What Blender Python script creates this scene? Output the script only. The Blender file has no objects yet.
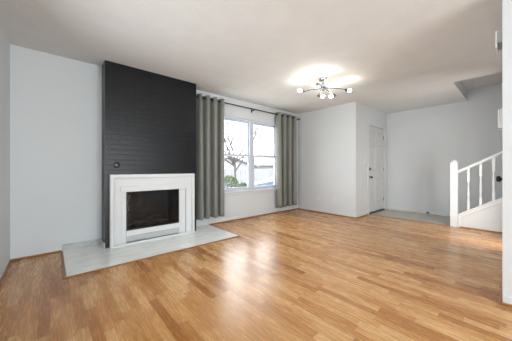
import bpy, bmesh, math, random
from mathutils import Vector, Matrix
random.seed(7)
PI = math.pi
SC = bpy.context.scene
COL = SC.collection

# ------------------------------------------------------------------ camera
H_CAM = 1.0435
cam_d = bpy.data.cameras.new('camera')
cam_d.sensor_width = 36.0
cam_d.lens = 231.83 / 512 * 36.0
cam_d.shift_y = -2.146 / 512
cam_d.clip_start = 0.02
cam = bpy.data.objects.new('camera', cam_d)
cam.location = (0, 0, H_CAM)
cam.rotation_euler = (PI / 2, 0, -0.7218)
COL.objects.link(cam)
SC.camera = cam

# ------------------------------------------------------------------ sky, daylight, exposure
XSIDE = -0.34
SKY = 6.0
w = bpy.data.worlds.new('sky')
SC.world = w
w.use_nodes = True
bg = w.node_tree.nodes['Background']
bg.inputs[0].default_value = (0.93, 0.97, 1.0, 1)
bg.inputs[1].default_value = SKY

def area(name, loc, rot, sx, sy, power, color, spread=180):
    l = bpy.data.lights.new(name, 'AREA')
    l.shape = 'RECTANGLE'
    l.size, l.size_y, l.energy, l.color = sx, sy, power, color
    l.spread = math.radians(spread)
    o = bpy.data.objects.new(name, l)
    o.location, o.rotation_euler = loc, rot
    COL.objects.link(o)
    return o

# added fill light behind the camera, at an unseen opening in the rear wall
area('fill_rear_opening', (1.1, -3.28, 1.12), (PI / 2, 0, 0), 2.5, 2.1, 85, (0.88, 0.96, 1.0))
# added fill light on the left wall, aimed across the room
area('fill_left_wall', (XSIDE, 1.985, 1.35), (0, -PI / 2, 0), 1.48, 1.54, 24, (0.93, 0.97, 1.0), 125)
# added fill light for the hall, in a made-up doorway behind the right wall
area('fill_hall_doorway', (4.28, -0.12, 0.9), (PI / 2, 0, -0.85), 0.7, 1.4, 25, (1.0, 0.98, 0.95), 140)
# daylight through the front window
area('daylight_front_window', (3.2, 4.02, 1.32), (-PI / 2, 0, 0), 1.5, 1.4, 30, (0.95, 0.98, 1.0))

SC.view_settings.view_transform = 'Standard'
SC.view_settings.look = 'None'
SC.view_settings.exposure = 0.0
SC.view_settings.gamma = 1.0
SC.view_settings.use_curve_mapping = False

# ------------------------------------------------------------------ materials
def lin(c):
    return tuple(((v / 255) / 12.92 if v / 255 <= 0.04045 else ((v / 255 + 0.055) / 1.055) ** 2.4) for v in c) + (1,)

class NT:
    def __init__(self, name):
        self.m = bpy.data.materials.new(name)
        self.m.use_nodes = True
        self.t = self.m.node_tree
        self.b = self.t.nodes['Principled BSDF']
    def n(self, typ, **kw):
        x = self.t.nodes.new(typ)
        for k, v in kw.items():
            setattr(x, k, v)
        return x
    def l(self, a, b):
        self.t.links.new(a, b)
    def coord(self, scale=(1, 1, 1)):
        g = self.n('ShaderNodeNewGeometry')
        mp = self.n('ShaderNodeMapping')
        mp.inputs['Scale'].default_value = scale
        self.l(g.outputs['Position'], mp.inputs[0])
        return mp.outputs[0]
    def ocoord(self, scale=(1, 1, 1)):
        g = self.n('ShaderNodeTexCoord')
        mp = self.n('ShaderNodeMapping')
        mp.inputs['Scale'].default_value = scale
        self.l(g.outputs['Object'], mp.inputs[0])
        return mp.outputs[0]
    def noise(self, vec, scale, detail=3, rough=0.5):
        x = self.n('ShaderNodeTexNoise')
        x.inputs['Scale'].default_value = scale
        x.inputs['Detail'].default_value = detail
        x.inputs['Roughness'].default_value = rough
        self.l(vec, x.inputs['Vector'])
        return x.outputs[0]
    def math(self, op, a, b=None, c=None):
        x = self.n('ShaderNodeMath', operation=op)
        for i, v in enumerate((a, b, c)):
            if v is None:
                continue
            if isinstance(v, (int, float)):
                x.inputs[i].default_value = v
            else:
                self.l(v, x.inputs[i])
        return x.outputs[0]
    def ramp(self, fac, stops):
        x = self.n('ShaderNodeValToRGB')
        e = x.color_ramp.elements
        while len(e) < len(stops):
            e.new(0.5)
        for el, (p, c) in zip(e, stops):
            el.position, el.color = p, c
        self.l(fac, x.inputs[0])
        return x.outputs[0]
    def mix(self, fac, a, b, blend='MIX'):
        x = self.n('ShaderNodeMix', data_type='RGBA', blend_type=blend)
        if isinstance(fac, (int, float)):
            x.inputs[0].default_value = fac
        else:
            self.l(fac, x.inputs[0])
        for i, v in ((6, a), (7, b)):
            if isinstance(v, tuple):
                x.inputs[i].default_value = v
            else:
                self.l(v, x.inputs[i])
        return x.outputs[2]
    def bump(self, h, strength, dist=0.01):
        x = self.n('ShaderNodeBump')
        x.inputs['Strength'].default_value = strength
        x.inputs['Distance'].default_value = dist
        self.l(h, x.inputs['Height'])
        self.l(x.outputs[0], self.b.inputs['Normal'])
    def set(self, color=None, rough=None, metal=None, spec=None):
        for k, v in (('Base Color', color), ('Roughness', rough), ('Metallic', metal), ('Specular IOR Level', spec)):
            if v is None:
                continue
            if isinstance(v, (int, float, tuple)):
                self.b.inputs[k].default_value = v
            else:
                self.l(v, self.b.inputs[k])
        return self.m

def plain(name, rgb, rough=0.5, metal=0.0, var=0.06, nscale=9, bump=0.0, bscale=120, spec=0.5):
    """painted / moulded / metal surface with a faint procedural mottling"""
    t = NT(name)
    v = t.coord()
    c = lin(rgb)
    d = tuple(x * (1 - var) for x in c[:3]) + (1,)
    col = t.ramp(t.noise(v, nscale), [(0.3, d), (0.7, c)])
    if bump:
        t.bump(t.noise(v, bscale, 2), bump, 0.004)
    return t.set(col, rough, metal, spec)

M = {}
M['wall'] = plain('wall_paint', (210, 215, 218), 0.7, var=0.02, nscale=2, bump=0.25, bscale=90, spec=0.3)
M['ceiling'] = plain('ceiling_paint', (220, 221, 221), 0.85, var=0.04, nscale=5, bump=0.6, bscale=45, spec=0.2)
M['white'] = plain('white_trim_paint', (212, 214, 215), 0.5, var=0.02, spec=0.2)
M['door'] = plain('white_door_paint', (204, 206, 208), 0.55, var=0.02, spec=0.2)
M['frame'] = plain('white_window_vinyl', (200, 207, 219), 0.45, var=0.02, spec=0.2)
M['plastic'] = plain('white_plastic', (218, 220, 221), 0.35, var=0.01)
M['grey_plastic'] = plain('grey_plastic', (176, 178, 172), 0.4, var=0.02)
M['chrome'] = plain('chrome', (205, 205, 208), 0.16, 1.0, var=0.02)
M['bronze'] = plain('dark_bronze', (28, 26, 26), 0.35, 0.6, var=0.1)
M['blackmetal'] = plain('black_metal', (12, 12, 13), 0.6, 0.0, var=0.1)
M['blackplate'] = plain('black_cover_plate', (14, 15, 17), 0.4, 0.0, var=0.1)
M['iron'] = plain('cast_iron', (40, 40, 42), 0.55, 0.5, var=0.2, bump=0.4, bscale=150)
M['nickel'] = plain('polished_nickel', (128, 127, 128), 0.25, 1.0, var=0.05)
M['steel'] = plain('brushed_steel', (120, 120, 122), 0.3, 1.0, var=0.1)
M['ash'] = plain('ash', (70, 68, 66), 0.95, var=0.5, nscale=40, bump=0.8, bscale=80)
M['shoe'] = plain('oak_shoe_moulding', (158, 108, 66), 0.4, var=0.25, nscale=30)
M['rubber'] = plain('black_rubber', (25, 25, 25), 0.7, var=0.1)
M['carpet'] = plain('beige_carpet', (170, 160, 148), 0.95, var=0.2, nscale=200, bump=0.6, bscale=300)

def mk_log():
    t = NT('charred_log')
    v = t.coord((1, 1, 1))
    c = t.ramp(t.noise(v, 28, 5), [(0.35, lin((20, 19, 19))), (0.62, lin((66, 60, 56))), (0.8, lin((150, 146, 142)))])
    t.bump(t.noise(v, 60, 4), 0.9, 0.01)
    return t.set(c, 0.9)
M['log'] = mk_log()

def mk_floor():
    t = NT('oak_laminate')
    g = t.n('ShaderNodeNewGeometry')
    s = t.n('ShaderNodeSeparateXYZ')
    t.l(g.outputs['Position'], s.inputs[0])
    W, L = 0.064, 0.47
    xr = t.math('DIVIDE', t.math('ADD', s.outputs[0], 5.0), W)
    row = t.math('FLOOR', xr)
    fx = t.math('FRACT', xr)
    wn = t.n('ShaderNodeTexWhiteNoise', noise_dimensions='1D')
    t.l(row, wn.inputs['W'])
    yr = t.math('ADD', t.math('DIVIDE', s.outputs[1], L), t.math('MULTIPLY', wn.outputs[0], 7.0))
    idx = t.math('FLOOR', yr)
    fy = t.math('FRACT', yr)
    cmb = t.n('ShaderNodeCombineXYZ')
    t.l(row, cmb.inputs[0]); t.l(idx, cmb.inputs[1])
    w2 = t.n('ShaderNodeTexWhiteNoise', noise_dimensions='2D')
    t.l(cmb.outputs[0], w2.inputs['Vector'])
    base = t.ramp(w2.outputs[0], [(0.0, lin((158, 104, 54))), (0.22, lin((187, 134, 80))),
                                  (0.6, lin((208, 159, 103))), (1.0, lin((222, 178, 125)))])
    # grain: fine lines along Y, and broad cathedral figure
    off = t.n('ShaderNodeVectorMath', operation='MULTIPLY_ADD')
    t.l(w2.outputs['Color'], off.inputs[0]); off.inputs[1].default_value = (9, 9, 9)
    t.l(g.outputs['Position'], off.inputs[2])
    mp = t.n('ShaderNodeMapping'); mp.inputs['Scale'].default_value = (1, 0.08, 1)
    t.l(off.outputs[0], mp.inputs[0])
    gr = t.noise(mp.outputs[0], 95, 3, 0.6)
    mp2 = t.n('ShaderNodeMapping'); mp2.inputs['Scale'].default_value = (1, 0.16, 1)
    t.l(off.outputs[0], mp2.inputs[0])
    wv = t.n('ShaderNodeTexWave', wave_type='BANDS', bands_direction='X')
    wv.inputs['Scale'].default_value = 22
    wv.inputs['Distortion'].default_value = 7
    wv.inputs['Detail'].default_value = 2
    wv.inputs['Detail Scale'].default_value = 1.6
    t.l(mp2.outputs[0], wv.inputs[0])
    c1 = t.mix(t.ramp(gr, [(0.40, (0.3, 0.3, 0.3, 1)), (0.60, (0, 0, 0, 1))]), base, lin((136, 86, 46)))
    c2 = t.mix(t.math('MULTIPLY', wv.outputs[1], 0.20), c1, lin((136, 86, 46)))
    ex = t.math('LESS_THAN', t.math('ABSOLUTE', t.math('SUBTRACT', fx, 0.5)), 0.487)
    ey = t.math('LESS_THAN', t.math('ABSOLUTE', t.math('SUBTRACT', fy, 0.5)), 0.497)
    seam = t.math('SUBTRACT', 1.0, t.math('MULTIPLY', ex, ey))
    col = t.mix(t.math('MULTIPLY', seam, 0.35), c2, lin((104, 64, 36)))
    t.bump(gr, 0.05, 0.002)
    rg = t.math('MULTIPLY_ADD', gr, 0.10, 0.22)
    return t.set(col, rg, spec=0.5)
M['floor'] = mk_floor()

def mk_marble(name, tile, base=(226, 228, 226), vein=(170, 176, 174), rough=0.22):
    t = NT(name)
    v = t.coord()
    n1 = t.noise(t.coord((0.35, 1.3, 1.0)), 5.0, 6, 0.62)
    vn = t.math('ABSOLUTE', t.math('SUBTRACT', n1, 0.5))
    c = t.ramp(vn, [(0.0, lin(vein)), (0.04, lin(tuple(b - 8 for b in base))), (0.25, lin(base))])
    c = t.mix(t.math('MULTIPLY', t.noise(v, 9, 3), 0.35), c, lin(tuple(b - 22 for b in base)))
    if tile:
        br = t.n('ShaderNodeTexBrick', offset=0.0)
        br.inputs['Scale'].default_value = 1.0
        br.inputs['Brick Width'].default_value = tile
        br.inputs['Row Height'].default_value = tile
        br.inputs['Mortar Size'].default_value = 0.003
        br.inputs['Color1'].default_value = (0, 0, 0, 1)
        br.inputs['Color2'].default_value = (0, 0, 0, 1)
        br.inputs['Mortar'].default_value = (1, 1, 1, 1)
        t.l(v, br.inputs['Vector'])
        c = t.mix(t.math('MULTIPLY', br.outputs[0], 0.3), c, lin((196, 198, 194)))
    return t.set(c, rough)
M['marble'] = mk_marble('white_marble_tile', 0.305, (247, 249, 246), (216, 223, 217))
M['marble_dark'] = mk_marble('grey_marble', 0, (186, 190, 190), (140, 146, 146))
M['tile'] = mk_marble('entry_floor_tile', 0.33, (196, 192, 184), (172, 168, 160), 0.35)

def mk_brick(name, rgb, mortar, rough, bstr, mult=1.0, spec=0.3):
    t = NT(name)
    g = t.n('ShaderNodeNewGeometry')
    s = t.n('ShaderNodeSeparateXYZ')
    t.l(g.outputs['Position'], s.inputs[0])
    c = t.n('ShaderNodeCombineXYZ')
    t.l(t.math('ADD', s.outputs[0], s.outputs[1]), c.inputs[0])
    t.l(s.outputs[2], c.inputs[1])
    br = t.n('ShaderNodeTexBrick')
    br.inputs['Scale'].default_value = 1.0
    br.inputs['Brick Width'].default_value = 0.205 * mult
    br.inputs['Row Height'].default_value = 0.068 * mult
    br.inputs['Mortar Size'].default_value = 0.006
    br.inputs['Mortar Smooth'].default_value = 0.4
    br.inputs['Color1'].default_value = lin(rgb)
    br.inputs['Color2'].default_value = lin(tuple(x * 0.88 for x in rgb))
    br.inputs['Mortar'].default_value = lin(mortar)
    t.l(c.outputs[0], br.inputs['Vector'])
    ns = t.noise(g.outputs['Position'], 55, 4, 0.6)
    h = t.math('ADD', t.math('MULTIPLY', br.outputs['Fac'], -1.0), t.math('MULTIPLY', ns, 0.55))
    t.bump(h, bstr, 0.006)
    return t.set(br.outputs[0], rough, spec=spec)
M['brick'] = mk_brick('black_painted_brick', (19, 21, 24), (18, 20, 23), 0.33, 0.25)
M['firebrick'] = mk_brick('sooty_firebrick', (40, 42, 44), (24, 25, 27), 0.8, 0.6, 1.1)

def mk_curtain():
    t = NT('grey_green_curtain_fabric')
    v = t.ocoord((1, 1, 1))
    wv = t.noise(v, 260, 2)
    c = t.mix(t.math('MULTIPLY', wv, 0.25), lin((142, 144, 137)), lin((108, 110, 103)))
    t.b.inputs['Sheen Weight'].default_value = 0.25
    t.set(c, 0.42, spec=0.5)
    tr = t.n('ShaderNodeBsdfTranslucent')
    tr.inputs[0].default_value = lin((150, 150, 140))
    mx = t.n('ShaderNodeMixShader'); mx.inputs[0].default_value = 0.22
    out = t.t.nodes['Material Output']
    t.l(t.b.outputs[0], mx.inputs[1]); t.l(tr.outputs[0], mx.inputs[2]); t.l(mx.outputs[0], out.inputs[0])
    return t.m
M['curtain'] = mk_curtain()

def mk_glass(name, refl=0.06, tint=(1, 1, 1, 1), edge=0.35):
    t = NT(name)
    tr = t.n('ShaderNodeBsdfTransparent'); tr.inputs[0].default_value = tint
    gl = t.n('ShaderNodeBsdfGlossy'); gl.inputs['Roughness'].default_value = 0.02
    lw = t.n('ShaderNodeLayerWeight'); lw.inputs[0].default_value = 0.25
    mx = t.n('ShaderNodeMixShader')
    t.l(t.math('MULTIPLY_ADD', lw.outputs[0], edge, refl), mx.inputs[0])
    t.l(tr.outputs[0], mx.inputs[1]); t.l(gl.outputs[0], mx.inputs[2])
    t.l(mx.outputs[0], t.t.nodes['Material Output'].inputs[0])
    return t.m
M['glass'] = mk_glass('window_glass', 0.03)
M['smoked'] = mk_glass('smoked_fireplace_glass', 0.01, (0.85, 0.85, 0.85, 1), 0.1)

def mk_emit(name, rgb, s):
    t = NT(name)
    t.b.inputs['Base Color'].default_value = (1, 1, 1, 1)
    t.b.inputs['Emission Color'].default_value = rgb
    t.b.inputs['Emission Strength'].default_value = s
    return t.m
M['bulb'] = mk_emit('lit_frosted_bulb', (1.0, 0.93, 0.83, 1), 68)

M['bark'] = plain('grey_bark', (104, 99, 96), 0.9, var=0.3, nscale=25, bump=0.6, bscale=60)
M['leaf'] = plain('green_leaf', (88, 108, 66), 0.6, var=0.4, nscale=12)
M['leaf_brown'] = plain('faded_leaf', (70, 68, 52), 0.7, var=0.4, nscale=12)
M['street'] = plain('pale_concrete_ground', (134, 136, 140), 0.9, var=0.15, nscale=3)
M['grass'] = plain('winter_lawn', (120, 128, 94), 0.95, var=0.4, nscale=30)
M['fence'] = plain('weathered_fence', (150, 150, 154), 0.85, var=0.15, nscale=8)
M['siding'] = plain('pale_house_siding', (178, 176, 174), 0.8, var=0.08)
M['roof'] = plain('grey_roof_shingles', (142, 142, 150), 0.9, var=0.25, nscale=18)
M['car'] = plain('blue_grey_car_paint', (104, 114, 146), 0.25, 0.3, var=0.03)
M['carglass'] = plain('dark_car_glass', (60, 68, 78), 0.1, 0.0, var=0.05)
M['tyre'] = plain('tyre_rubber', (32, 32, 34), 0.85, var=0.1)

# ------------------------------------------------------------------ mesh helpers
def B():
    return bmesh.new()

def box(bm, x0, x1, y0, y1, z0, z1, bev=0.0, seg=1):
    r = bmesh.ops.create_cube(bm, size=1.0)
    vs = r['verts']
    for v in vs:
        v.co = Vector((x0 + (v.co.x + 0.5) * (x1 - x0), y0 + (v.co.y + 0.5) * (y1 - y0), z0 + (v.co.z + 0.5) * (z1 - z0)))
    if bev:
        es = {e for v in vs for e in v.link_edges}
        bmesh.ops.bevel(bm, geom=list(es), offset=bev, segments=seg, affect='EDGES', profile=0.5)
    return bm

def prism(bm, pts, axis, a, b, bev=0.0):
    """polygon pts in the two other axes, extruded along axis from a to b"""
    def mk(p, t):
        return Vector({'X': (t, p[0], p[1]), 'Y': (p[0], t, p[1]), 'Z': (p[0], p[1], t)}[axis])
    v0 = [bm.verts.new(mk(p, a)) for p in pts]
    v1 = [bm.verts.new(mk(p, b)) for p in pts]
    n = len(pts)
    fs = [bm.faces.new(v0[::-1]), bm.faces.new(v1)]
    for i in range(n):
        fs.append(bm.faces.new((v0[i], v0[(i + 1) % n], v1[(i + 1) % n], v1[i])))
    bmesh.ops.recalc_face_normals(bm, faces=fs)
    if bev:
        bmesh.ops.bevel(bm, geom=list({e for f in fs for e in f.edges}), offset=bev, segments=1, affect='EDGES')
    return bm

def ring(bm, ax, a, b, o, i):
    """rectangular frame: outer rect o and hole i = (u0,u1,z0,z1), thickness from a to b along ax (X or Y)"""
    def P(u, z, t):
        return Vector((u, t, z)) if ax == 'Y' else Vector((t, u, z))
    def loop(r, t):
        u0, u1, z0, z1 = r
        return [bm.verts.new(P(u, z, t)) for u, z in ((u0, z0), (u1, z0), (u1, z1), (u0, z1))]
    Oa, Ob, Ia, Ib = loop(o, a), loop(o, b), loop(i, a), loop(i, b)
    fs = []
    for k in range(4):
        j = (k + 1) % 4
        fs += [bm.faces.new((Oa[k], Oa[j], Ia[j], Ia[k])), bm.faces.new((Ob[k], Ob[j], Ib[j], Ib[k])),
               bm.faces.new((Oa[k], Oa[j], Ob[j], Ob[k])), bm.faces.new((Ia[k], Ia[j], Ib[j], Ib[k]))]
    bmesh.ops.recalc_face_normals(bm, faces=fs)
    return bm

def tube(bm, pts, r, n=10, cap=True):
    pts = [Vector(p) for p in pts]
    rs = r if isinstance(r, (list, tuple)) else [r] * len(pts)
    loops = []
    up = None
    for k, p in enumerate(pts):
        d = (pts[min(k + 1, len(pts) - 1)] - pts[max(k - 1, 0)]).normalized()
        if up is None:
            up = Vector((0, 0, 1)) if abs(d.z) < 0.9 else Vector((1, 0, 0))
        s = d.cross(up).normalized()
        up = s.cross(d).normalized()
        loops.append([bm.verts.new(p + (s * math.cos(2 * PI * i / n) + up * math.sin(2 * PI * i / n)) * rs[k]) for i in range(n)])
    fs = []
    for a, b in zip(loops, loops[1:]):
        for i in range(n):
            fs.append(bm.faces.new((a[i], a[(i + 1) % n], b[(i + 1) % n], b[i])))
    if cap:
        fs.append(bm.faces.new(loops[0][::-1])); fs.append(bm.faces.new(loops[-1]))
    bmesh.ops.recalc_face_normals(bm, faces=fs)
    return bm

def lathe(bm, prof, origin, axis=(0, 0, 1), n=24):
    """prof: list of (radius, distance along axis)"""
    o, ax = Vector(origin), Vector(axis).normalized()
    q = Vector((0, 0, 1)).rotation_difference(ax)
    loops = []
    for r, t in prof:
        loops.append([bm.verts.new(o + q @ Vector((r * math.cos(2 * PI * i / n), r * math.sin(2 * PI * i / n), t))) for i in range(n)])
    fs = []
    for a, b in zip(loops, loops[1:]):
        for i in range(n):
            fs.append(bm.faces.new((a[i], a[(i + 1) % n], b[(i + 1) % n], b[i])))
    fs.append(bm.faces.new(loops[0][::-1])); fs.append(bm.faces.new(loops[-1]))
    bmesh.ops.recalc_face_normals(bm, faces=fs)
    return bm

def torus(bm, c, axis, R, r, n=20, m=8):
    q = Vector((0, 0, 1)).rotation_difference(Vector(axis))
    L = []
    for i in range(n):
        a = 2 * PI * i / n
        L.append([bm.verts.new(Vector(c) + q @ Vector(((R + r * math.cos(b)) * math.cos(a), (R + r * math.cos(b)) * math.sin(a), r * math.sin(b))))
                  for b in [2 * PI * j / m for j in range(m)]])
    fs = []
    for i in range(n):
        for j in range(m):
            fs.append(bm.faces.new((L[i][j], L[(i + 1) % n][j], L[(i + 1) % n][(j + 1) % m], L[i][(j + 1) % m])))
    bmesh.ops.recalc_face_normals(bm, faces=fs)
    return bm

WLOC = {}
def obj(name, bm, mat, parent=None, smooth=False):
    """link bm (world coordinates) as one mesh object; origin at its base, or at the parent's"""
    if parent is None:
        xs = [v.co for v in bm.verts]
        lo = Vector([min(c[i] for c in xs) for i in range(3)]); hi = Vector([max(c[i] for c in xs) for i in range(3)])
        org = Vector(((lo.x + hi.x) / 2, (lo.y + hi.y) / 2, lo.z))
    else:
        org = WLOC[parent.name]
    bmesh.ops.translate(bm, verts=bm.verts, vec=-org)
    me = bpy.data.meshes.new(name)
    bm.to_mesh(me); bm.free()
    if smooth:
        for p in me.polygons:
            p.use_smooth = True
        if smooth != 'all':
            me.set_sharp_from_angle(angle=math.radians(40))
    me.materials.append(mat)
    o = bpy.data.objects.new(name, me)
    COL.objects.link(o)
    if parent is None:
        o.location = org
    else:
        o.parent = parent
    WLOC[o.name] = org
    return o

def thing(name, loc, label, cat, group=None):
    o = bpy.data.objects.new(name, None)
    o.empty_display_size = 0.1
    o.location = loc
    COL.objects.link(o)
    WLOC[o.name] = Vector(loc)
    return tag(o, label, cat, group)

def tag(o, label, cat, group=None):
    o['label'] = label
    o['category'] = cat
    if group:
        o['group'] = group
    return o

def struct(name, bm, mat, label=None, parent=None):
    o = obj(name, bm, mat, parent)
    o['kind'] = 'structure'
    if label:
        o['label'] = label
    return o

# ------------------------------------------------------------------ room dimensions (metres)
HC = 2.44
XL, YW = -0.3536, 3.7817            # left wall face, window wall face
XB, YC = 4.7615, 2.2554             # closet wall face, entry wall face
XK = 6.454                          # hall end wall face
XR, YP = 2.601, 0.086               # right wall face, and its far corner
YR, YS = -3.3, -1.0                 # rear wall, wall behind the stairs
WX0, WX1, WZ0, WZ1 = 2.395, 4.03, 0.585, 2.075   # window opening
T = 0.12

# floors
struct('floor', box(B(), XL - T, 5.425, YR - T, YW + T, -0.08, 0.0), M['floor'], 'light oak laminate floor laid in narrow strips')
struct('floor_entry', box(B(), 5.425, XK + T, YS - T, YC + T, -0.08, -0.004), M['tile'], 'pale tiled strip of floor at the entry door')
# ceiling, L-shaped around the stair opening
OX, OY = 4.889, 0.712
struct('ceiling', prism(B(), [(XL - T, YR - T), (OX, YR - T), (OX, OY), (XK + T, OY), (XK + T, YW + T), (XL - T, YW + T)], 'Z', HC, HC + 0.1),
       M['ceiling'], 'white textured ceiling with a recess over the stairs')
bm = B()
box(bm, OX - 0.1, XK + T, YS - T, OY + 0.1, 2.667, 2.75)
struct('ceiling_stairwell', bm, M['ceiling'], 'raised ceiling inside the recess over the stairs')
struct('wall_recess', prism(B(), [(OX - 0.1, YS - T), (OX, YS - T), (OX, OY), (XK + T, OY), (XK + T, OY + 0.1), (OX - 0.1, OY + 0.1)], 'Z', HC + 0.1, 2.667),
       M['ceiling'], 'upright sides of the ceiling recess')
# walls
struct('wall_left', box(B(), XL - T, XL, YR, YW, 0, HC), M['wall'], 'pale wall at the left edge')
struct('wall_window', ring(B(), 'Y', YW, YW + T, (XL - T, XB + 0.1, 0, HC), (WX0, WX1, WZ0, WZ1)), M['wall'], 'wall behind the fireplace with the window')
struct('wall_closet', box(B(), XB, XB + 0.1, YC, YW, 0, HC), M['wall'], 'projecting wall between window and entry door')
DX0, DX1, DZ = 5.385, 6.36, 2.055
struct('wall_entry', prism(B(), [(XB + 0.1, 0), (DX0, 0), (DX0, DZ), (DX1, DZ), (DX1, 0), (XK + T, 0), (XK + T, HC), (XB + 0.1, HC)], 'Y', YC, YC + T),
       M['wall'], 'short wall holding the entry door')
struct('wall_hall', box(B(), XK, XK + T, YS - T, YC, -0.004, 2.667), M['wall'], 'hall end wall behind the stairs')
struct('wall_right', prism(B(), [(XR, YR), (XR + T, YR), (XR + T, YP - T), (3.9, YP - T), (3.9, YP), (XR, YP)], 'Z', 0, HC),
       M['wall'], 'wall end at the right edge')
struct('wall_partition', prism(B(), [(4.75, 0), (4.95, 0), (4.95, HC), (3.9, HC), (3.9, 2.08), (4.75, 2.08)], 'Y', YP - T, YP), M['wall'], 'hidden wall beside the stairs with a doorway added for the hall fill light')  # doorway is made up, cut to let the hall fill light out
struct('wall_light_baffle', box(B(), 4.86, 4.95, YS, YP - T, 0, HC), M['wall'], 'hidden wall added to keep the hall fill light off the stairs')  # unseen wall added to block fill light from the stairwell
struct('wall_stairs', prism(B(), [(XR + T, 0), (XK, 0), (XK, 2.66), (OX - 0.09, 2.66), (OX - 0.09, HC), (XR + T, HC)], 'Y', YS - T, YS), M['wall'], 'wall beyond the stair flight')
struct('wall_rear', ring(B(), 'Y', YR - T, YR, (XL - T, XR + T, 0, HC), (-0.15, 2.35, 0.05, 2.15)), M['wall'], 'wall behind the viewer with an opening added to let light in')  # unseen, unglazed opening added for sky light and the rear fill

# skirting
def base(name, x0, x1, y0, y1, shoe=None):
    struct(name, box(B(), x0, x1, y0, y1, 0.0, 0.075, 0.004), M['white'])
def shoe(name, x0, x1, y0, y1):
    struct(name, box(B(), x0, x1, y0, y1, 0.0, 0.022, 0.006), M['shoe'])
base('baseboard_window', 2.16, XB, YW - 0.012, YW)
shoe('trim_window_shoe', 2.17, XB - 0.012, YW - 0.028, YW - 0.012)
base('baseboard_closet', XB - 0.012, XB, YC - 0.012, YW - 0.012)
shoe('trim_closet_shoe', XB - 0.028, XB - 0.012, YC - 0.028, YW - 0.028)
base('baseboard_entry', XB, 5.312, YC - 0.012, YC)
shoe('trim_entry_shoe', XB - 0.012, 5.312, YC - 0.028, YC - 0.012)
base('baseboard_hall', XK - 0.012, XK, 0.73, YC - 0.02)
shoe('trim_left_shoe', XL, XL + 0.016, YR, YW - 0.016)
shoe('trim_far_left_shoe', XL, 0.09, YW - 0.016, YW)
base('baseboard_right', XR - 0.012, XR, YR, YP)
shoe('trim_right_shoe', XR - 0.026, XR - 0.012, YR, YP + 0.018)
shoe('trim_right_corner_shoe', XR - 0.012, 3.9, YP + 0.001, YP + 0.018)
struct('trim_tile_edge', box(B(), 5.40, 5.44, 0.83, YC, -0.002, 0.006, 0.002), M['shoe'])

# ------------------------------------------------------------------ window
win = struct('window_1', ring(B(), 'Y', YW + 0.015, YW + 0.1, (WX0, WX1, WZ0, WZ1), (WX0 + 0.045, WX1 - 0.045, WZ0 + 0.03, WZ1 - 0.035)), M['frame'],
             'double window of four panes looking onto the street')
def wpart(name, bm, mat, p=win):
    return obj(name, bm, mat, p)
wpart('mullion', box(B(), 3.165, 3.275, YW + 0.012, YW + 0.098, WZ0 + 0.03, WZ1 - 0.035, 0.004), M['frame'])
for a, b in ((WX0 + 0.045, 3.165), (3.275, WX1 - 0.045)):
    for z0, z1, dy in ((WZ0 + 0.03, 1.335, 0.0), (1.29, WZ1 - 0.035, 0.028)):
        y0 = YW + 0.03 + dy
        s = wpart('sash', ring(B(), 'Y', y0, y0 + 0.027, (a, b, z0, z1), (a + 0.032, b - 0.032, z0 + 0.04, z1 - 0.04)), M['frame'])
        wpart('pane', box(B(), a + 0.03, b - 0.03, y0 + 0.011, y0 + 0.015, z0 + 0.038, z1 - 0.038), M['glass'], s)
struct('trim_window_sill', box(B(), WX0 - 0.05, WX1 + 0.05, YW - 0.045, YW + 0.02, WZ0 - 0.03, WZ0, 0.005), M['white'], 'white window sill')
struct('trim_window_apron', box(B(), WX0 - 0.03, WX1 + 0.03, YW - 0.014, YW, WZ0 - 0.085, WZ0 - 0.03, 0.004), M['white'])

# made-up window frame and white blind behind the left fill light, outside the picture
w2 = struct('added_window_2', ring(B(), 'X', XL, XL + 0.02, (1.16, 2.81, 0.56, 2.14), (1.21, 2.76, 0.61, 2.09)), M['white'], 'unseen side window with a drawn blind, added behind the left fill light')
wpart('blind', box(B(), XL + 0.001, XL + 0.006, 1.21, 2.76, 0.61, 2.09), M['plastic'], w2)

# ------------------------------------------------------------------ entry door
DF = YC + 0.03        # door face set back in its jamb
dx0, dx1, dz0, dz1 = 5.425, 6.325, 0.028, 2.025
def panel_door(x0, x1, z0, z1, yf, th):
    bm = B()
    w_ = x1 - x0
    xs = [x0, x0 + 0.13 * w_, x0 + 0.445 * w_, x0 + 0.555 * w_, x1 - 0.13 * w_, x1]
    zs = [z0, z0 + 0.22, z0 + 0.80, z0 + 0.97, z0 + 1.56, z0 + 1.66, z1 - 0.12, z1]
    g = [[bm.verts.new((x, yf, z)) for x in xs] for z in zs]
    pan = []
    for j in range(len(zs) - 1):
        for i in range(len(xs) - 1):
            f = bm.faces.new((g[j][i], g[j][i + 1], g[j + 1][i + 1], g[j + 1][i]))
            if i in (1, 3) and j in (1, 3, 5):
                pan.append(f)
    r = bmesh.ops.extrude_face_region(bm, geom=bm.faces[:])
    bmesh.ops.translate(bm, verts=[e for e in r['geom'] if isinstance(e, bmesh.types.BMVert)], vec=(0, th, 0))
    bm.normal_update()
    bmesh.ops.recalc_face_normals(bm, faces=bm.faces)
    for f in pan:
        bmesh.ops.inset_individual(bm, faces=[f], thickness=0.018, depth=-0.018)
        bmesh.ops.inset_individual(bm, faces=[f], thickness=0.03, depth=0.009)
    return bm
door = struct('door_1', panel_door(dx0, dx1, dz0, dz1, DF, 0.042), M['door'], 'white six-panel entry door with black knob and deadbolt')
bm = B()
prism(bm, [(5.314, 0), (5.388, 0), (5.388, 2.035), (6.36, 2.035), (6.36, 0), (6.432, 0), (6.432, 2.09), (5.314, 2.09)], 'Y', YC - 0.016, YC + 0.001, 0.003)
struct('trim_door', bm, M['white'], 'white casing round the entry door')
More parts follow.
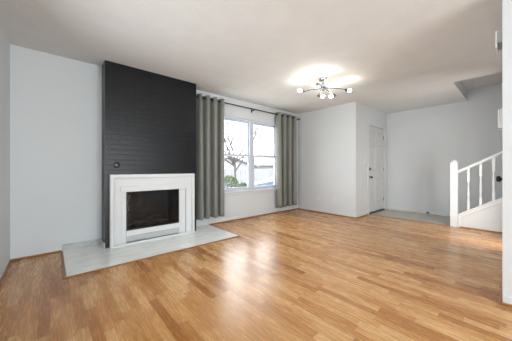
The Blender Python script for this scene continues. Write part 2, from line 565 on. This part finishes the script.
struct('trim_door_jamb', prism(B(), [(DX0, 0), (dx0 - 0.003, 0), (dx0 - 0.003, dz1 + 0.004), (dx1 + 0.003, dz1 + 0.004), (dx1 + 0.003, 0), (DX1, 0), (DX1, DZ), (DX0, DZ)], 'Y', YC + 0.001, YC + T), M['white'])
struct('trim_threshold', box(B(), dx0, dx1, YC - 0.005, YC + T, -0.002, 0.024, 0.004), M['bronze'], 'dark threshold under the entry door')
def part(name, bm, mat, p, smooth=True, label=None):
    o = obj(name, bm, mat, p, smooth)
    if label:
        o['label'] = label
    return o
kx = dx0 + 0.062
bm = B()
lathe(bm, [(0.033, 0), (0.034, 0.006), (0.026, 0.012), (0.012, 0.016), (0.011, 0.035), (0.022, 0.042), (0.029, 0.055), (0.027, 0.068), (0.016, 0.075)], (kx, DF, 0.84), (0, -1, 0))
part('knob', bm, M['blackmetal'], door, label='black door knob')
bm = B()
lathe(bm, [(0.035, 0), (0.036, 0.014), (0.03, 0.026), (0.014, 0.03)], (kx, DF, 1.03), (0, -1, 0))
part('deadbolt', bm, M['blackmetal'], door, label='black deadbolt')
for z in (0.27, 1.02, 1.82):
    bm = B()
    tube(bm, [(dx1 + 0.006, DF - 0.006, z - 0.045), (dx1 + 0.006, DF - 0.006, z + 0.045)], 0.007, 10)
    part('hinge', bm, M['steel'], door)

# closet door on the far side of the right wall: only its knob shows
d2 = struct('door_2', box(B(), 2.93, 3.69, YP, YP + 0.004, 0.02, 2.03, 0.001), M['door'], 'flush closet door on the hidden side of the right wall')
bm = B()
lathe(bm, [(0.028, 0), (0.028, 0.004), (0.01, 0.008), (0.009, 0.016), (0.020, 0.019), (0.027, 0.027), (0.028, 0.034), (0.025, 0.043), (0.014, 0.048)], (3.0, YP + 0.004, 0.948), (0, 1, 0))
part('knob', bm, M['blackmetal'], d2, label='black door knob')

# ------------------------------------------------------------------ chimney breast, fireplace
CX0, CX1, CF = 0.5121, 1.7905, 3.529
HT = 0.012            # hearth thickness
FX0, FX1, FZ0, FZ1 = 0.751, 1.49, 0.125, 0.725   # firebox mouth
bm = ring(B(), 'Y', CF, YW - 0.005, (CX0, CX1, HT, HC), (FX0 - 0.015, FX1 + 0.015, HT + 0.03, FZ1 + 0.02))
chim = tag(obj('chimney_breast', bm, M['brick']), 'tall black painted brick chimney breast rising to the ceiling', 'chimney')

# firebox: open-fronted shell
bm = B()
fy0, fy1 = CF + 0.004, YW - 0.012
o_ = [(FX0 - 0.012, fy0), (FX1 + 0.012, fy0), (FX1 - 0.06, fy1), (FX0 + 0.06, fy1)]
i_ = [(FX0, fy0), (FX1, fy0), (FX1 - 0.075, fy1 - 0.012), (FX0 + 0.075, fy1 - 0.012)]
za, zb = HT + 0.032, FZ1 + 0.014
zi0, zi1 = 0.135, FZ1 + 0.004
v = {}
def V_(k, p, z):
    v[k] = bm.verts.new((p[0], p[1], z))
for k in range(4):
    V_(('o', k, 0), o_[k], za); V_(('o', k, 1), o_[k], zb); V_(('i', k, 0), i_[k], zi0); V_(('i', k, 1), i_[k], zi1)
def F_(*ks):
    bm.faces.new([v[k] for k in ks])
for k in (1, 2, 3):
    j = (k + 1) % 4
    F_(('o', k, 0), ('o', j, 0), ('o', j, 1), ('o', k, 1))
    F_(('i', k, 0), ('i', k, 1), ('i', j, 1), ('i', j, 0))
for z in (0, 1):
    F_(*[('o', k, z) for k in range(4)]); F_(*[('i', k, z) for k in range(4)])
F_(('o', 0, 0), ('o', 1, 0), ('i', 1, 0), ('i', 0, 0)); F_(('o', 0, 1), ('o', 1, 1), ('i', 1, 1), ('i', 0, 1))
F_(('o', 0, 0), ('o', 0, 1), ('i', 0, 1), ('i', 0, 0)); F_(('o', 1, 0), ('o', 1, 1), ('i', 1, 1), ('i', 1, 0))
bmesh.ops.recalc_face_normals(bm, faces=bm.faces)
fb = tag(obj('firebox', bm, M['firebrick']), 'sooty dark firebox opening inside the white fireplace surround', 'firebox')

# surround
sur = thing('fireplace_surround', ((CX0 + CX1) / 2, 3.49, HT), 'white stepped mantel surround framing the dark fireplace', 'fireplace surround')
SX0, SX1, SZ = 0.560, 1.728, 0.962
def U(z0, z1, x0, x1, w_, hd):       # inverted U
    return [(x0, z0), (x0 + w_, z0), (x0 + w_, z1 - hd), (x1 - w_, z1 - hd), (x1 - w_, z0), (x1, z0), (x1, z1), (x0, z1)]
part('outer_moulding', prism(B(), U(HT, SZ, SX0, SX1, 0.042, 0.048), 'Y', 3.455, CF, 0.006), M['white'], sur)
part('frame_panel', prism(B(), U(HT, SZ - 0.046, SX0 + 0.04, SX1 - 0.04, 0.092, 0.16), 'Y', 3.488, CF, 0.003), M['white'], sur)
part('header_board', box(B(), 0.682, 1.594, 3.474, CF, 0.727, 0.80, 0.003), M['white'], sur)
for a, b in ((0.684, 0.752), (1.488, 1.590)):
    part('pilaster', box(B(), a, b, 3.498, CF, HT, 0.728, 0.003), M['white'], sur)
part('bottom_rail', box(B(), 0.752, 1.49, 3.49, CF - 0.024, 0.127, 0.2, 0.004), M['white'], sur)
part('marble_slip', box(B(), 0.752, 1.49, 3.497, CF - 0.0005, 0.045, 0.127), M['marble_dark'], sur, label='grey marble strip under the fire opening')
part('plinth_strip', box(B(), SX0 - 0.005, SX1 + 0.005, 3.452, 3.487, HT, 0.04, 0.004), M['white'], sur)
# fire screen: black metal frame with smoked glass
scr = thing('fire_screen', (1.12, 3.51, 0.2), 'black framed smoked glass screen across the fire opening', 'fire screen')
part('screen_frame', ring(B(), 'Y', 3.506, 3.524, (0.753, 1.489, 0.201, 0.726), (0.768, 1.474, 0.214, 0.711)), M['blackmetal'], scr)
part('glass', box(B(), 0.768, 1.474, 3.513, 3.517, 0.214, 0.711), M['smoked'], scr)

# grate and logs
gy = 3.64
gr = thing('fire_grate', (1.12, gy, 0.135), 'black iron grate on the firebox floor', 'grate')
for k in range(7):
    x = 0.90 + k * 0.073
    bm = B()
    tube(bm, [(x, gy - 0.085, 0.285), (x, gy - 0.08, 0.225), (x, gy + 0.06, 0.225)], 0.007, 8)
    part('bar', bm, M['iron'], gr)
for y in (gy - 0.055, gy + 0.045):
    bm = B()
    tube(bm, [(0.88, y, 0.216), (1.36, y, 0.216)], 0.007, 8)
    part('rail', bm, M['iron'], gr)
    for x in (0.93, 1.31):
        bm = B()
        tube(bm, [(x, y, 0.136), (x, y, 0.216)], 0.007, 8)
        part('leg', bm, M['iron'], gr)
def log(p0, p1, r, label):
    bm = B()
    p0, p1 = Vector(p0), Vector(p1)
    pts, rs = [], []
    for k in range(9):
        t = k / 8
        pts.append(p0.lerp(p1, t) + Vector((0, random.uniform(-.004, .004), random.uniform(-.003, .005))))
        rs.append(r * (0.72 if k in (0, 8) else random.uniform(0.93, 1.07)))
    tube(bm, pts, rs, 14)
    return tag(obj('log', bm, M['log'], None, True), label, 'log', 'logs on the fire grate')
log((0.86, gy + 0.03, 0.262), (1.36, gy + 0.025, 0.262), 0.03, 'charred log lying at the back of the fire grate')
log((0.90, gy - 0.035, 0.258), (1.32, gy - 0.04, 0.258), 0.026, 'charred log lying at the front of the fire grate')
log((1.02, gy - 0.045, 0.318), (1.27, gy + 0.03, 0.322), 0.022, 'shorter charred log laid across the two lower logs')

# hearth slab, marble skirting, gas key plate
bm = prism(B(), [(0.1024, 2.8531), (2.1556, 2.8531), (2.1556, YW), (0.1024, YW)], 'Z', 0.0, HT, 0.003)
tag(obj('hearth', bm, M['marble']), 'flat white marble tiled hearth in front of the fireplace', 'hearth')
bm = prism(B(), [(0.078, 2.829), (2.18, 2.829), (2.18, YW - 0.03), (2.1556, YW - 0.03), (2.1556, 2.8531), (0.1024, 2.8531), (0.1024, YW - 0.018), (0.078, YW - 0.018)], 'Z', 0.0, 0.012, 0.003)
struct('trim_hearth_edge', bm, M['shoe'], 'thin oak strip edging the hearth')
bm = prism(B(), [(0.1024, YW - 0.016), (CX0 - 0.016, YW - 0.016), (CX0 - 0.016, CF - 0.014), (CX0 + 0.0, CF - 0.014), (CX0 + 0.0, YW), (0.1024, YW)], 'Z', HT, 0.085, 0.002)
struct('trim_marble_skirting', bm, M['marble_dark'], 'grey marble skirting at the left of the chimney')
bm = prism(B(), [(CX1, CF), (CX1 + 0.014, CF), (CX1 + 0.014, YW - 0.014), (2.155, YW - 0.014), (2.155, YW), (CX1, YW)], 'Z', HT, 0.085, 0.002)
struct('trim_white_skirting', bm, M['white'])
gv = thing('gas_key_plate', (0.643, CF, 1.09), 'small round black gas key plate on the chimney above the mantel', 'gas valve')
bm = B()
lathe(bm, [(0.04, 0), (0.041, 0.005), (0.034, 0.009), (0.02, 0.010), (0.018, 0.004)], (0.643, CF, 1.088), (0, -1, 0))
part('cover_plate', bm, M['blackplate'], gv)
bm = B()
lathe(bm, [(0.012, 0.0), (0.012, 0.02), (0.008, 0.022)], (0.643, CF - 0.003, 1.088), (0, -1, 0), 12)
part('key_socket', bm, M['steel'], gv)

# ------------------------------------------------------------------ curtains
RY, RZ = YW - 0.09, 2.288
rod = thing('curtain_rod', (3.2, RY, RZ), 'thin black curtain rod spanning above the window', 'curtain rod')
bm = B(); tube(bm, [(1.84, RY, RZ), (4.69, RY, RZ)], 0.0105, 12); part('rod', bm, M['bronze'], rod)
for x, d in ((1.84, -1), (4.69, 1)):
    bm = B(); lathe(bm, [(0.011, 0), (0.017, 0.006), (0.022, 0.018), (0.017, 0.032), (0.006, 0.038)], (x, RY, RZ), (d, 0, 0), 14)
    part('finial', bm, M['bronze'], rod)
for x in (1.86, 3.2, 4.665):
    bm = B(); box(bm, x - 0.008, x + 0.008, RY - 0.002, YW - 0.001, RZ - 0.028, RZ - 0.011, 0.002); box(bm, x - 0.014, x + 0.014, YW - 0.006, YW - 0.0005, RZ - 0.06, RZ + 0.02, 0.001)
    part('bracket', bm, M['bronze'], rod, False)

def curtain(x0, x1, z0, z1, waves, amp, phase, label):
    c = thing('curtain', ((x0 + x1) / 2, RY, z0), label, 'curtain', 'curtains at the window')
    bm = B()
    N, K = waves * 14, 22
    rows = []
    rnd = [random.uniform(0.8, 1.2) for _ in range(waves + 2)]
    sh = [random.uniform(-0.25, 0.25) for _ in range(waves + 2)]
    for k in range(K + 1):
        t = k / K                       # 0 top .. 1 bottom
        z = z1 + (z0 - z1) * t
        row = []
        for i in range(N + 1):
            s = i / N
            a = s * waves * 2 * PI + phase
            wv_ = min(int(s * waves), waves)
            A = amp * (1 + (rnd[wv_] - 1) * t) 
            y = RY + A * math.cos(a) + 0.25 * A * t * math.cos(2.3 * a + 1.0)
            x = x0 + (x1 - x0) * s + 0.012 * t * math.sin(a * 0.5 + sh[wv_] * 3) + 0.014 * math.sin(2 * a) * (0.4 + t * 0.6)
            row.append(bm.verts.new((x, y, z)))
        rows.append(row)
    for a, b in zip(rows, rows[1:]):
        for i in range(N):
            bm.faces.new((a[i], b[i], b[i + 1], a[i + 1]))
    bmesh.ops.recalc_face_normals(bm, faces=bm.faces)
    bmesh.ops.solidify(bm, geom=bm.faces[:], thickness=0.003)
    part('panel', bm, M['curtain'], c, 'all')
    for q in range(waves * 2):
        s = (q + 0.5) * PI - phase
        s = s / (waves * 2 * PI)
        if not 0.0 <= s <= 1:
            continue
        x = x0 + (x1 - x0) * s
        bm = B(); torus(bm, (x, RY, RZ), (1, 0, 0.0), 0.0225, 0.006, 18, 8)
        part('grommet', bm, M['bronze'], c)
    return c
curtain(1.87, 2.475, 0.150, 2.335, 4, 0.068, 0.4, 'long grey-green curtain at the left of the window beside the chimney')
curtain(3.875, 4.635, 0.138, 2.335, 4, 0.066, 0.9, 'long grey-green curtain at the right of the window by the room corner')

# ------------------------------------------------------------------ ceiling light
cl = thing('ceiling_light', (3.162, 2.016, HC), 'chrome six-arm ceiling light with lit frosted bulbs', 'ceiling light')
LC = Vector((3.162, 2.016, 0))
def lp(x, y, z):
    return Vector((LC.x + x, LC.y + y, z))
bm = B(); lathe(bm, [(0.066, 0.0), (0.066, 0.012), (0.06, 0.03), (0.03, 0.036), (0.02, 0.04)], lp(0, 0, HC + 0.001), (0, 0, -1)); part('canopy', bm, M['chrome'], cl)
bm = B(); lathe(bm, [(0.018, 0), (0.018, 0.04), (0.034, 0.055), (0.034, 0.10), (0.022, 0.11), (0.03, 0.12), (0.03, 0.145), (0.012, 0.16)], lp(0, 0, HC - 0.035), (0, 0, -1)); part('stem', bm, M['chrome'], cl)
# bulb position, socket direction (from bulb back to the arm), bend of the arm
arms = [((-0.19, 0.30, 2.285), (0.75, -0.55, -0.1), 0.05),
        ((0.36, -0.245, 2.27), (-0.85, 0.5, 0.12), -0.05),
        ((0.30, 0.20, 2.27), (-0.75, 0.65, 0.1), 0.06),
        ((0.40, 0.105, 2.27), (0.60, -0.65, 0.1), -0.06),
        ((-0.33, -0.045, 2.263), (0.6, -0.5, 0.0), 0.05),
        ((-0.14, -0.20, 2.255), (0.5, 0.75, 0.0), 0.04)]
for (bx, by, bz), d, bend in arms:
    b_ = lp(bx, by, bz)
    d = Vector(d).normalized()
    s0 = b_ + d * 0.030
    s1 = b_ + d * 0.082
    c0 = lp(0, 0, 2.305)
    e = (s1 - c0); side = Vector((-e.y, e.x, 0)).normalized()
    out = Vector((e.x, e.y, 0)).normalized()
    ctl = [c0 + out * 0.015, c0 + e * 0.30 + side * bend * 0.9 + Vector((0, 0, -0.06)), c0 + e * 0.62 - side * bend * 1.2 + Vector((0, 0, 0.055)), s1 + d * 0.028, s1]
    pts = []
    for k in range(25):                      # Bezier-like smooth arm
        t = k / 24
        P = list(ctl)
        while len(P) > 1:
            P = [a.lerp(b, t) for a, b in zip(P, P[1:])]
        pts.append(P[0])
    bm = B(); tube(bm, pts, 0.0075, 10); am = part('arm', bm, M['nickel'], cl)
    bm = B(); lathe(bm, [(0.010, 0), (0.017, 0.004), (0.019, 0.05), (0.015, 0.052)], s1, tuple(-d)); part('socket', bm, M['steel'], am)
    bm = B(); lathe(bm, [(0.012, 0.0), (0.016, 0.008), (0.024, 0.020), (0.027, 0.034), (0.024, 0.048), (0.015, 0.058), (0.004, 0.062)], s0 + d * 0.003, tuple(-d), 18)
    part('bulb', bm, M['bulb'], am, 'all')

# ------------------------------------------------------------------ wall fittings
def outlet(y, z, label):
    o = thing('wall_outlet', (XB, y, z), label, 'outlet', 'outlets low on the projecting wall')
    part('cover_plate', box(B(), XB - 0.006, XB, y - 0.037, y + 0.037, z - 0.058, z + 0.058, 0.002), M['plastic'], o, False)
    for dz in (-0.02, 0.02):
        part('socket', box(B(), XB - 0.009, XB - 0.005, y - 0.017, y + 0.017, z + dz - 0.015, z + dz + 0.015, 0.003), M['plastic'], o, False)
outlet(3.158, 0.335, 'white wall outlet on the projecting wall, nearer the curtained window')
outlet(2.747, 0.36, 'white wall outlet on the projecting wall, nearer the entry corner')
ls = thing('light_switch', (5.171, YC, 1.19), 'white light switch beside the entry door', 'light switch')
part('cover_plate', box(B(), 5.134, 5.208, YC - 0.006, YC, 1.132, 1.248, 0.002), M['plastic'], ls, False)
part('toggle', box(B(), 5.165, 5.177, YC - 0.016, YC - 0.004, 1.183, 1.203, 0.002), M['plastic'], ls, False)
ds = thing('door_stop', (XK - 0.012, 1.371, 0.045), 'small spring door stop with black tip on the hall baseboard', 'door stop')
bm = B(); tube(bm, [(XK - 0.012, 1.371, 0.045), (XK - 0.07, 1.371, 0.045)], 0.007, 10); part('spring', bm, M['steel'], ds)
bm = B(); lathe(bm, [(0.011, 0), (0.017, 0.004), (0.017, 0.024), (0.011, 0.028)], (XK - 0.068, 1.371, 0.045), (-1, 0, 0), 14); part('tip', bm, M['rubber'], ds)
th = thing('thermostat', (2.68, YP, 1.36), 'white thermostat box sticking out at the right wall edge', 'thermostat')
part('housing', box(B(), 2.63, 2.74, YP, YP + 0.026, 1.358, 1.507, 0.006, 2), M['plastic'], th, False)
part('back_plate', box(B(), 2.622, 2.748, YP, YP + 0.008, 1.35, 1.515, 0.002), M['plastic'], th, False)
ch = thing('door_chime', (2.70, YP, 1.99), 'white door chime high on the right wall edge', 'door chime')
part('housing', box(B(), 2.63, 2.80, YP, YP + 0.028, 2.03, 2.115, 0.003), M['grey_plastic'], ch, False)
part('cover', box(B(), 2.62, 2.81, YP + 0.028, YP + 0.040, 1.995, 2.125, 0.004), M['plastic'], ch, False)

# ------------------------------------------------------------------ staircase
SX = 5.416
st = thing('staircase', (SX + 0.5, 0.775, 0), 'white staircase with turned balusters rising behind the right wall', 'staircase')
bm = B()
box(bm, SX - 0.03, SX + 0.072, 0.722, 0.826, 0.0, 1.10, 0.004)
nw = part('newel_post', bm, M['white'], st, False)
bm = B()
box(bm, SX - 0.026, SX + 0.068, 0.726, 0.822, 1.10, 1.118)
box(bm, SX - 0.036, SX + 0.078, 0.716, 0.832, 1.118, 1.140, 0.006)
prism(bm, [(SX - 0.024, 0.728), (SX + 0.066, 0.728), (SX + 0.066, 0.820), (SX - 0.024, 0.820)], 'Z', 1.140, 1.155)
lathe(bm, [(0.03, 0), (0.044, 0.012), (0.043, 0.024), (0.032, 0.038), (0.008, 0.046)], (SX + 0.021, 0.774, 1.15), (0, 0, 1), 16)
part('newel_cap', bm, M['white'], nw, False)
def ztop(y): return 0.224 + 0.636 * (0.72 - y)
def zrail(y): return 0.999 + 0.588 * (0.734 - y)
YE = -0.55
part('stringer', prism(B(), [(0.722, 0), (0.722, ztop(0.722)), (YE, ztop(YE)), (YE, 0)], 'X', SX, SX + 0.04), M['white'], st, False)
bd = B()
prism(bd, [(0.722, 0.0), (0.722, ztop(0.722) - 0.012), (YE, ztop(YE) - 0.012), (YE, ztop(YE) - 0.075), (0.665, ztop(0.665) - 0.075), (0.665, 0.0)], 'X', SX - 0.014, SX + 0.001, 0.003)
part('face_trim', bd, M['white'], st, False)
part('stringer_cap', prism(B(), [(0.722, ztop(0.722) - 0.012), (0.722, ztop(0.722) + 0.012), (YE, ztop(YE) + 0.012), (YE, ztop(YE) - 0.012)], 'X', SX - 0.02, SX + 0.06, 0.003), M['white'], st, False)
part('handrail', prism(B(), [(0.724, zrail(0.724)), (0.724, zrail(0.724) - 0.05), (YE, zrail(YE) - 0.05), (YE, zrail(YE))], 'X', SX - 0.008, SX + 0.05, 0.008), M['white'], st, False)
part('base_strip', box(B(), SX - 0.016, SX - 0.001, YE, 0.70, 0.0, 0.02, 0.004), M['shoe'], st, False, 'oak strip at the foot of the stair side')
for k in range(6):
    y = 0.585 - 0.1535 * k
    z0, z1 = ztop(y) + 0.004, zrail(y) - 0.04
    L = z1 - z0
    bm = B()
    n = 12
    # one continuous turned profile: square blocks (n=4 look) blended by radii; blocks first
    box(bm, SX + 0.004, SX + 0.040, y - 0.018, y + 0.018, z0, z0 + 0.15, 0.002)
    box(bm, SX + 0.004, SX + 0.040, y - 0.018, y + 0.018, z1 - 0.23, z1, 0.002)
    a, b = z0 + 0.149, z1 - 0.229
    l_ = b - a
    lathe(bm, [(0.017, 0), (0.012, 0.012), (0.017, 0.022), (0.012, 0.034), (0.015, 0.06), (0.0185, l_ * 0.35), (0.017, l_ * 0.45), (0.012, l_ * 0.75),
               (0.0105, l_ - 0.05), (0.0155, l_ - 0.036), (0.0105, l_ - 0.024), (0.0165, l_ - 0.012), (0.017, l_)], (SX + 0.022, y, a), (0, 0, 1), 14)
    part('baluster', bm, M['white'], st)
for k in range(4):
    ya, yb_, z = 0.70 - 0.283 * k, 0.70 - 0.283 * (k + 1), 0.18 * (k + 1)
    part('riser', box(B(), SX + 0.04, XK - 0.001, ya - 0.02, ya, z - 0.18, z - 0.025), M['white'], st, False)
    part('tread', box(B(), SX + 0.04, XK - 0.001, yb_ - 0.02, ya + 0.02, z - 0.025, z, 0.006), M['carpet'], st, False, 'beige carpeted tread')

# ------------------------------------------------------------------ outside the window
GZ = -0.5
struct('ground', box(B(), -25, 45, YW + 0.6, 45, GZ - 0.2, GZ), M['street'], 'pale driveway and street outside the window')
lawn = struct('lawn', box(B(), -6, 7.0, YW + 0.7, 9.0, GZ, GZ + 0.02), M['grass'], 'winter lawn outside the window')

def grow(bm, p, d, r, L, depth):
    n = 5
    pts, rs = [p.copy()], [r]
    for k in range(n):
        d = (d + Vector((random.uniform(-.22, .22), random.uniform(-.22, .22), random.uniform(-.06, .14)))).normalized()
        p = p + d * (L / n)
        pts.append(p.copy()); rs.append(max(0.011, r * (1 - 0.45 * (k + 1) / n)))
        if depth > 0 and k >= 1:
            for _ in range(1 if depth < 3 else 2):
                a = random.uniform(0, 2 * PI)
                q = Vector((math.cos(a), math.sin(a), random.uniform(0.1, 0.9))).normalized()
                grow(bm, p.copy(), (d * 0.6 + q).normalized(), rs[-1] * 0.6, L * random.uniform(0.5, 0.75), depth - 1)
    tube(bm, pts, rs, 5, True)

def leaf(bm, p, s):
    a = Vector((random.gauss(0, 1), random.gauss(0, 1), random.gauss(0, 1))).normalized()
    b = a.orthogonal().normalized()
    c = a.cross(b)
    vs = [bm.verts.new(p + b * s), bm.verts.new(p + c * s * 0.5 + a * s * 0.1), bm.verts.new(p - b * s), bm.verts.new(p - c * s * 0.5 + a * s * 0.1)]
    bm.faces.new(vs)

tree = thing('bare_tree', (6.73, 9.2, GZ), 'bare branching tree outside the left half of the window', 'tree')
bm = B()
base_p = Vector((6.73, 9.2, GZ))
tube(bm, [base_p, base_p + Vector((0.02, 0, 1.0)), base_p + Vector((0.0, 0.02, 2.0))], [0.065, 0.052, 0.045], 10)
part('trunk', bm, M['bark'], tree)
bm = B()
random.seed(11)
for k in range(10):
    a = k * 2 * PI / 10 + random.uniform(-.3, .3)
    grow(bm, base_p + Vector((0, 0, 1.4 + 0.06 * k)), Vector((math.cos(a), math.sin(a), random.uniform(0.5, 1.5))).normalized(), 0.045, random.uniform(2.0, 2.9), 2)
part('branches', bm, M['bark'], tree)

# leafy branch end hanging before the panes, from a tree that stands beside the house
lt = thing('leafy_tree', (7.6, 6.2, GZ), 'tree whose sparse leafy boughs hang across the top of the window', 'tree')
bm = B()
b0 = Vector((7.6, 6.2, GZ))
tube(bm, [b0, b0 + Vector((0, 0, 2.1)), b0 + Vector((-0.1, 0, 4.0)), b0 + Vector((-0.3, 0.1, 5.2))], [0.17, 0.14, 0.12, 0.05], 10)
part('trunk', bm, M['bark'], lt)
bb, lb = B(), B()
for k in range(16):
    tip = Vector((random.uniform(4.85, 5.6), random.uniform(5.8, 6.4), random.uniform(2.2, 3.0)))
    st_ = b0 + Vector((-0.1, 0, 4.0 + random.uniform(-0.3, 0.5)))
    mid = st_.lerp(tip, 0.5) + Vector((0, 0, 0.35))
    pts = [st_.lerp(mid, t).lerp(mid.lerp(tip, t), t) for t in [i / 8 for i in range(9)]]
    tube(bb, pts, [0.022 - 0.0022 * i for i in range(9)], 5)
    for _ in range(16):
        leaf(lb, pts[random.randint(6, 8)] + Vector((random.gauss(0, .10), random.gauss(0, .10), random.gauss(-.03, .10))), random.uniform(.045, .07))
part('boughs', bb, M['bark'], lt)
lv = part('leaves', lb, M['leaf_brown'], lt, False); lv['kind'] = 'stuff'

def shrub(x, y, r, h, label):
    s = thing('shrub', (x, y, GZ), label, 'shrub', 'shrubs outside the window')
    bm = B()
    for k in range(7):
        a = k * 0.9
        tube(bm, [(x, y, GZ), (x + 0.5 * r * math.cos(a), y + 0.5 * r * math.sin(a), GZ + h * 0.7)], [0.02, 0.008], 5)
    part('stems', bm, M['bark'], s)
    bm = B()
    for _ in range(900):
        u = Vector((random.gauss(0, 1), random.gauss(0, 1), random.gauss(0, 1))).normalized() * random.uniform(0.6, 1) ** 0.5
        leaf(bm, Vector((x + u.x * r, y + u.y * r, GZ + h * 0.52 + u.z * h * 0.46)), random.uniform(.04, .07))
    o = part('leaves', bm, M['leaf'], s, False); o['kind'] = 'stuff'
shrub(6.05, 8.7, 0.5, 1.25, 'round green shrub left of the bare tree trunk')
shrub(4.75, 6.05, 0.35, 1.1, 'small green shrub close below the window, right of the bare tree trunk')

# fence across the street
fn = thing('picket_fence', (17, 17.5, GZ), 'pale upright board fence across the street', 'fence')
bm = B()
for k in range(60):
    x = 9.0 + k * 0.28
    box(bm, x, x + 0.24, 17.5, 17.53, GZ + 0.05, GZ + 1.48)
box(bm, 9.0, 25.8, 17.53, 17.58, GZ + 0.35, GZ + 0.45)
box(bm, 9.0, 25.8, 17.53, 17.58, GZ + 1.2, GZ + 1.3)
part('boards', bm, M['fence'], fn, False)
for k in range(7):
    part('post', box(B(), 9.0 + k * 2.8, 9.1 + k * 2.8, 17.58, 17.68, GZ, GZ + 1.5), M['fence'], fn, False)

def house(x0, x1, y0, y1, hw, hr, label):
    o = thing('house', ((x0 + x1) / 2, (y0 + y1) / 2, GZ), label, 'house')
    part('walls', prism(B(), [(x0, GZ), (x1, GZ), (x1, GZ + hw), ((x0 + x1) / 2, GZ + hr - 0.12), (x0, GZ + hw)], 'Y', y0, y1), M['siding'], o, False)
    xm = (x0 + x1) / 2
    part('roof', prism(B(), [(x0 - 0.5, GZ + hw - 0.25), (xm, GZ + hr), (x1 + 0.5, GZ + hw - 0.25), (x1 + 0.5, GZ + hw - 0.08), (xm, GZ + hr + 0.18), (x0 - 0.5, GZ + hw - 0.08)], 'Y', y0 - 0.5, y1 + 0.5), M['roof'], o, False)
    for f_ in (0.25, 0.7):
        xx = x0 + (x1 - x0) * f_
        w_ = part('window_frame', ring(B(), 'Y', y0 - 0.04, y0 + 0.02, (xx, xx + 1.2, GZ + 0.6, GZ + 1.55), (xx + 0.08, xx + 1.12, GZ + 0.68, GZ + 1.47)), M['white'], o, False)
        part('pane', box(B(), xx + 0.08, xx + 1.12, y0 - 0.01, y0 + 0.01, GZ + 0.68, GZ + 1.47), M['carglass'], w_, False)
house(11.0, 19.0, 22.0, 30.0, 1.95, 2.8, 'pale house across the street left of the window mullion')
house(22.0, 32.0, 21.0, 29.0, 2.1, 4.0, 'pale gabled house across the street behind the parked car')

# parked car
car = thing('parked_car', (9.6, 8.1, GZ), 'blue-grey car parked outside the right half of the window', 'car')
def car_pt(l, w_, z):          # car length along local x, rotated
    a = math.radians(-35)
    return Vector((9.6 + l * math.cos(a) - w_ * math.sin(a), 8.1 + l * math.sin(a) + w_ * math.cos(a), GZ + z))
def car_prism(bm, prof, w0, w1, taper=0.0):
    zmax = max(p[1] for p in prof)
    A = [bm.verts.new(car_pt(l, w0 + (taper if z > 0.9 else 0) * (z - 0.9), z)) for l, z in prof]
    Bv = [bm.verts.new(car_pt(l, w1 - (taper if z > 0.9 else 0) * (z - 0.9), z)) for l, z in prof]
    n = len(prof)
    fs = [bm.faces.new(A[::-1]), bm.faces.new(Bv)]
    for i in range(n):
        fs.append(bm.faces.new((A[i], A[(i + 1) % n], Bv[(i + 1) % n], Bv[i])))
    bmesh.ops.recalc_face_normals(bm, faces=fs)
    return bm
body = [(-2.2, 0.30), (-2.25, 0.55), (-2.15, 0.72), (-1.1, 0.92), (-0.35, 1.40), (0.1, 1.47), (0.9, 1.43), (1.7, 1.02), (2.15, 0.95), (2.25, 0.6), (2.2, 0.30)]
bm = car_prism(B(), body, -0.85, 0.85, 0.32)
bmesh.ops.bevel(bm, geom=bm.edges[:], offset=0.05, segments=2, affect='EDGES')
part('body', bm, M['car'], car)
side = [(-0.85, 0.96), (-0.3, 1.34), (0.1, 1.40), (0.85, 1.36), (1.4, 1.04)]
for s0, s1 in ((-0.86, -0.70), (0.70, 0.86)):
    part('side_window', car_prism(B(), side, s0, s1, 0.30), M['carglass'], car, False)
bm = B()
q = [car_pt(-1.03, -0.72, 0.965), car_pt(-1.03, 0.72, 0.965), car_pt(-0.42, 0.62, 1.375), car_pt(-0.42, -0.62, 1.375)]
lo = [bm.verts.new(p_) for p_ in q]; hi = [bm.verts.new(p_ + Vector((0, 0, 0.03))) for p_ in q]
bm.faces.new(lo[::-1]); bm.faces.new(hi)
for i in range(4):
    bm.faces.new((lo[i], lo[(i + 1) % 4], hi[(i + 1) % 4], hi[i]))
bmesh.ops.recalc_face_normals(bm, faces=bm.faces)
part('windscreen', bm, M['carglass'], car, False)
for l in (-1.4, 1.4):
    for w_ in (-0.86, 0.66):
        bm = B()
        p0, p1 = car_pt(l, w_, 0.32), car_pt(l, w_ + 0.2, 0.32)
        lathe(bm, [(0.2, 0.0), (0.31, 0.0), (0.32, 0.03), (0.32, 0.17), (0.31, 0.2), (0.2, 0.2)], p0, tuple(p1 - p0), 24)
        part('wheel', bm, M['tyre'], car)
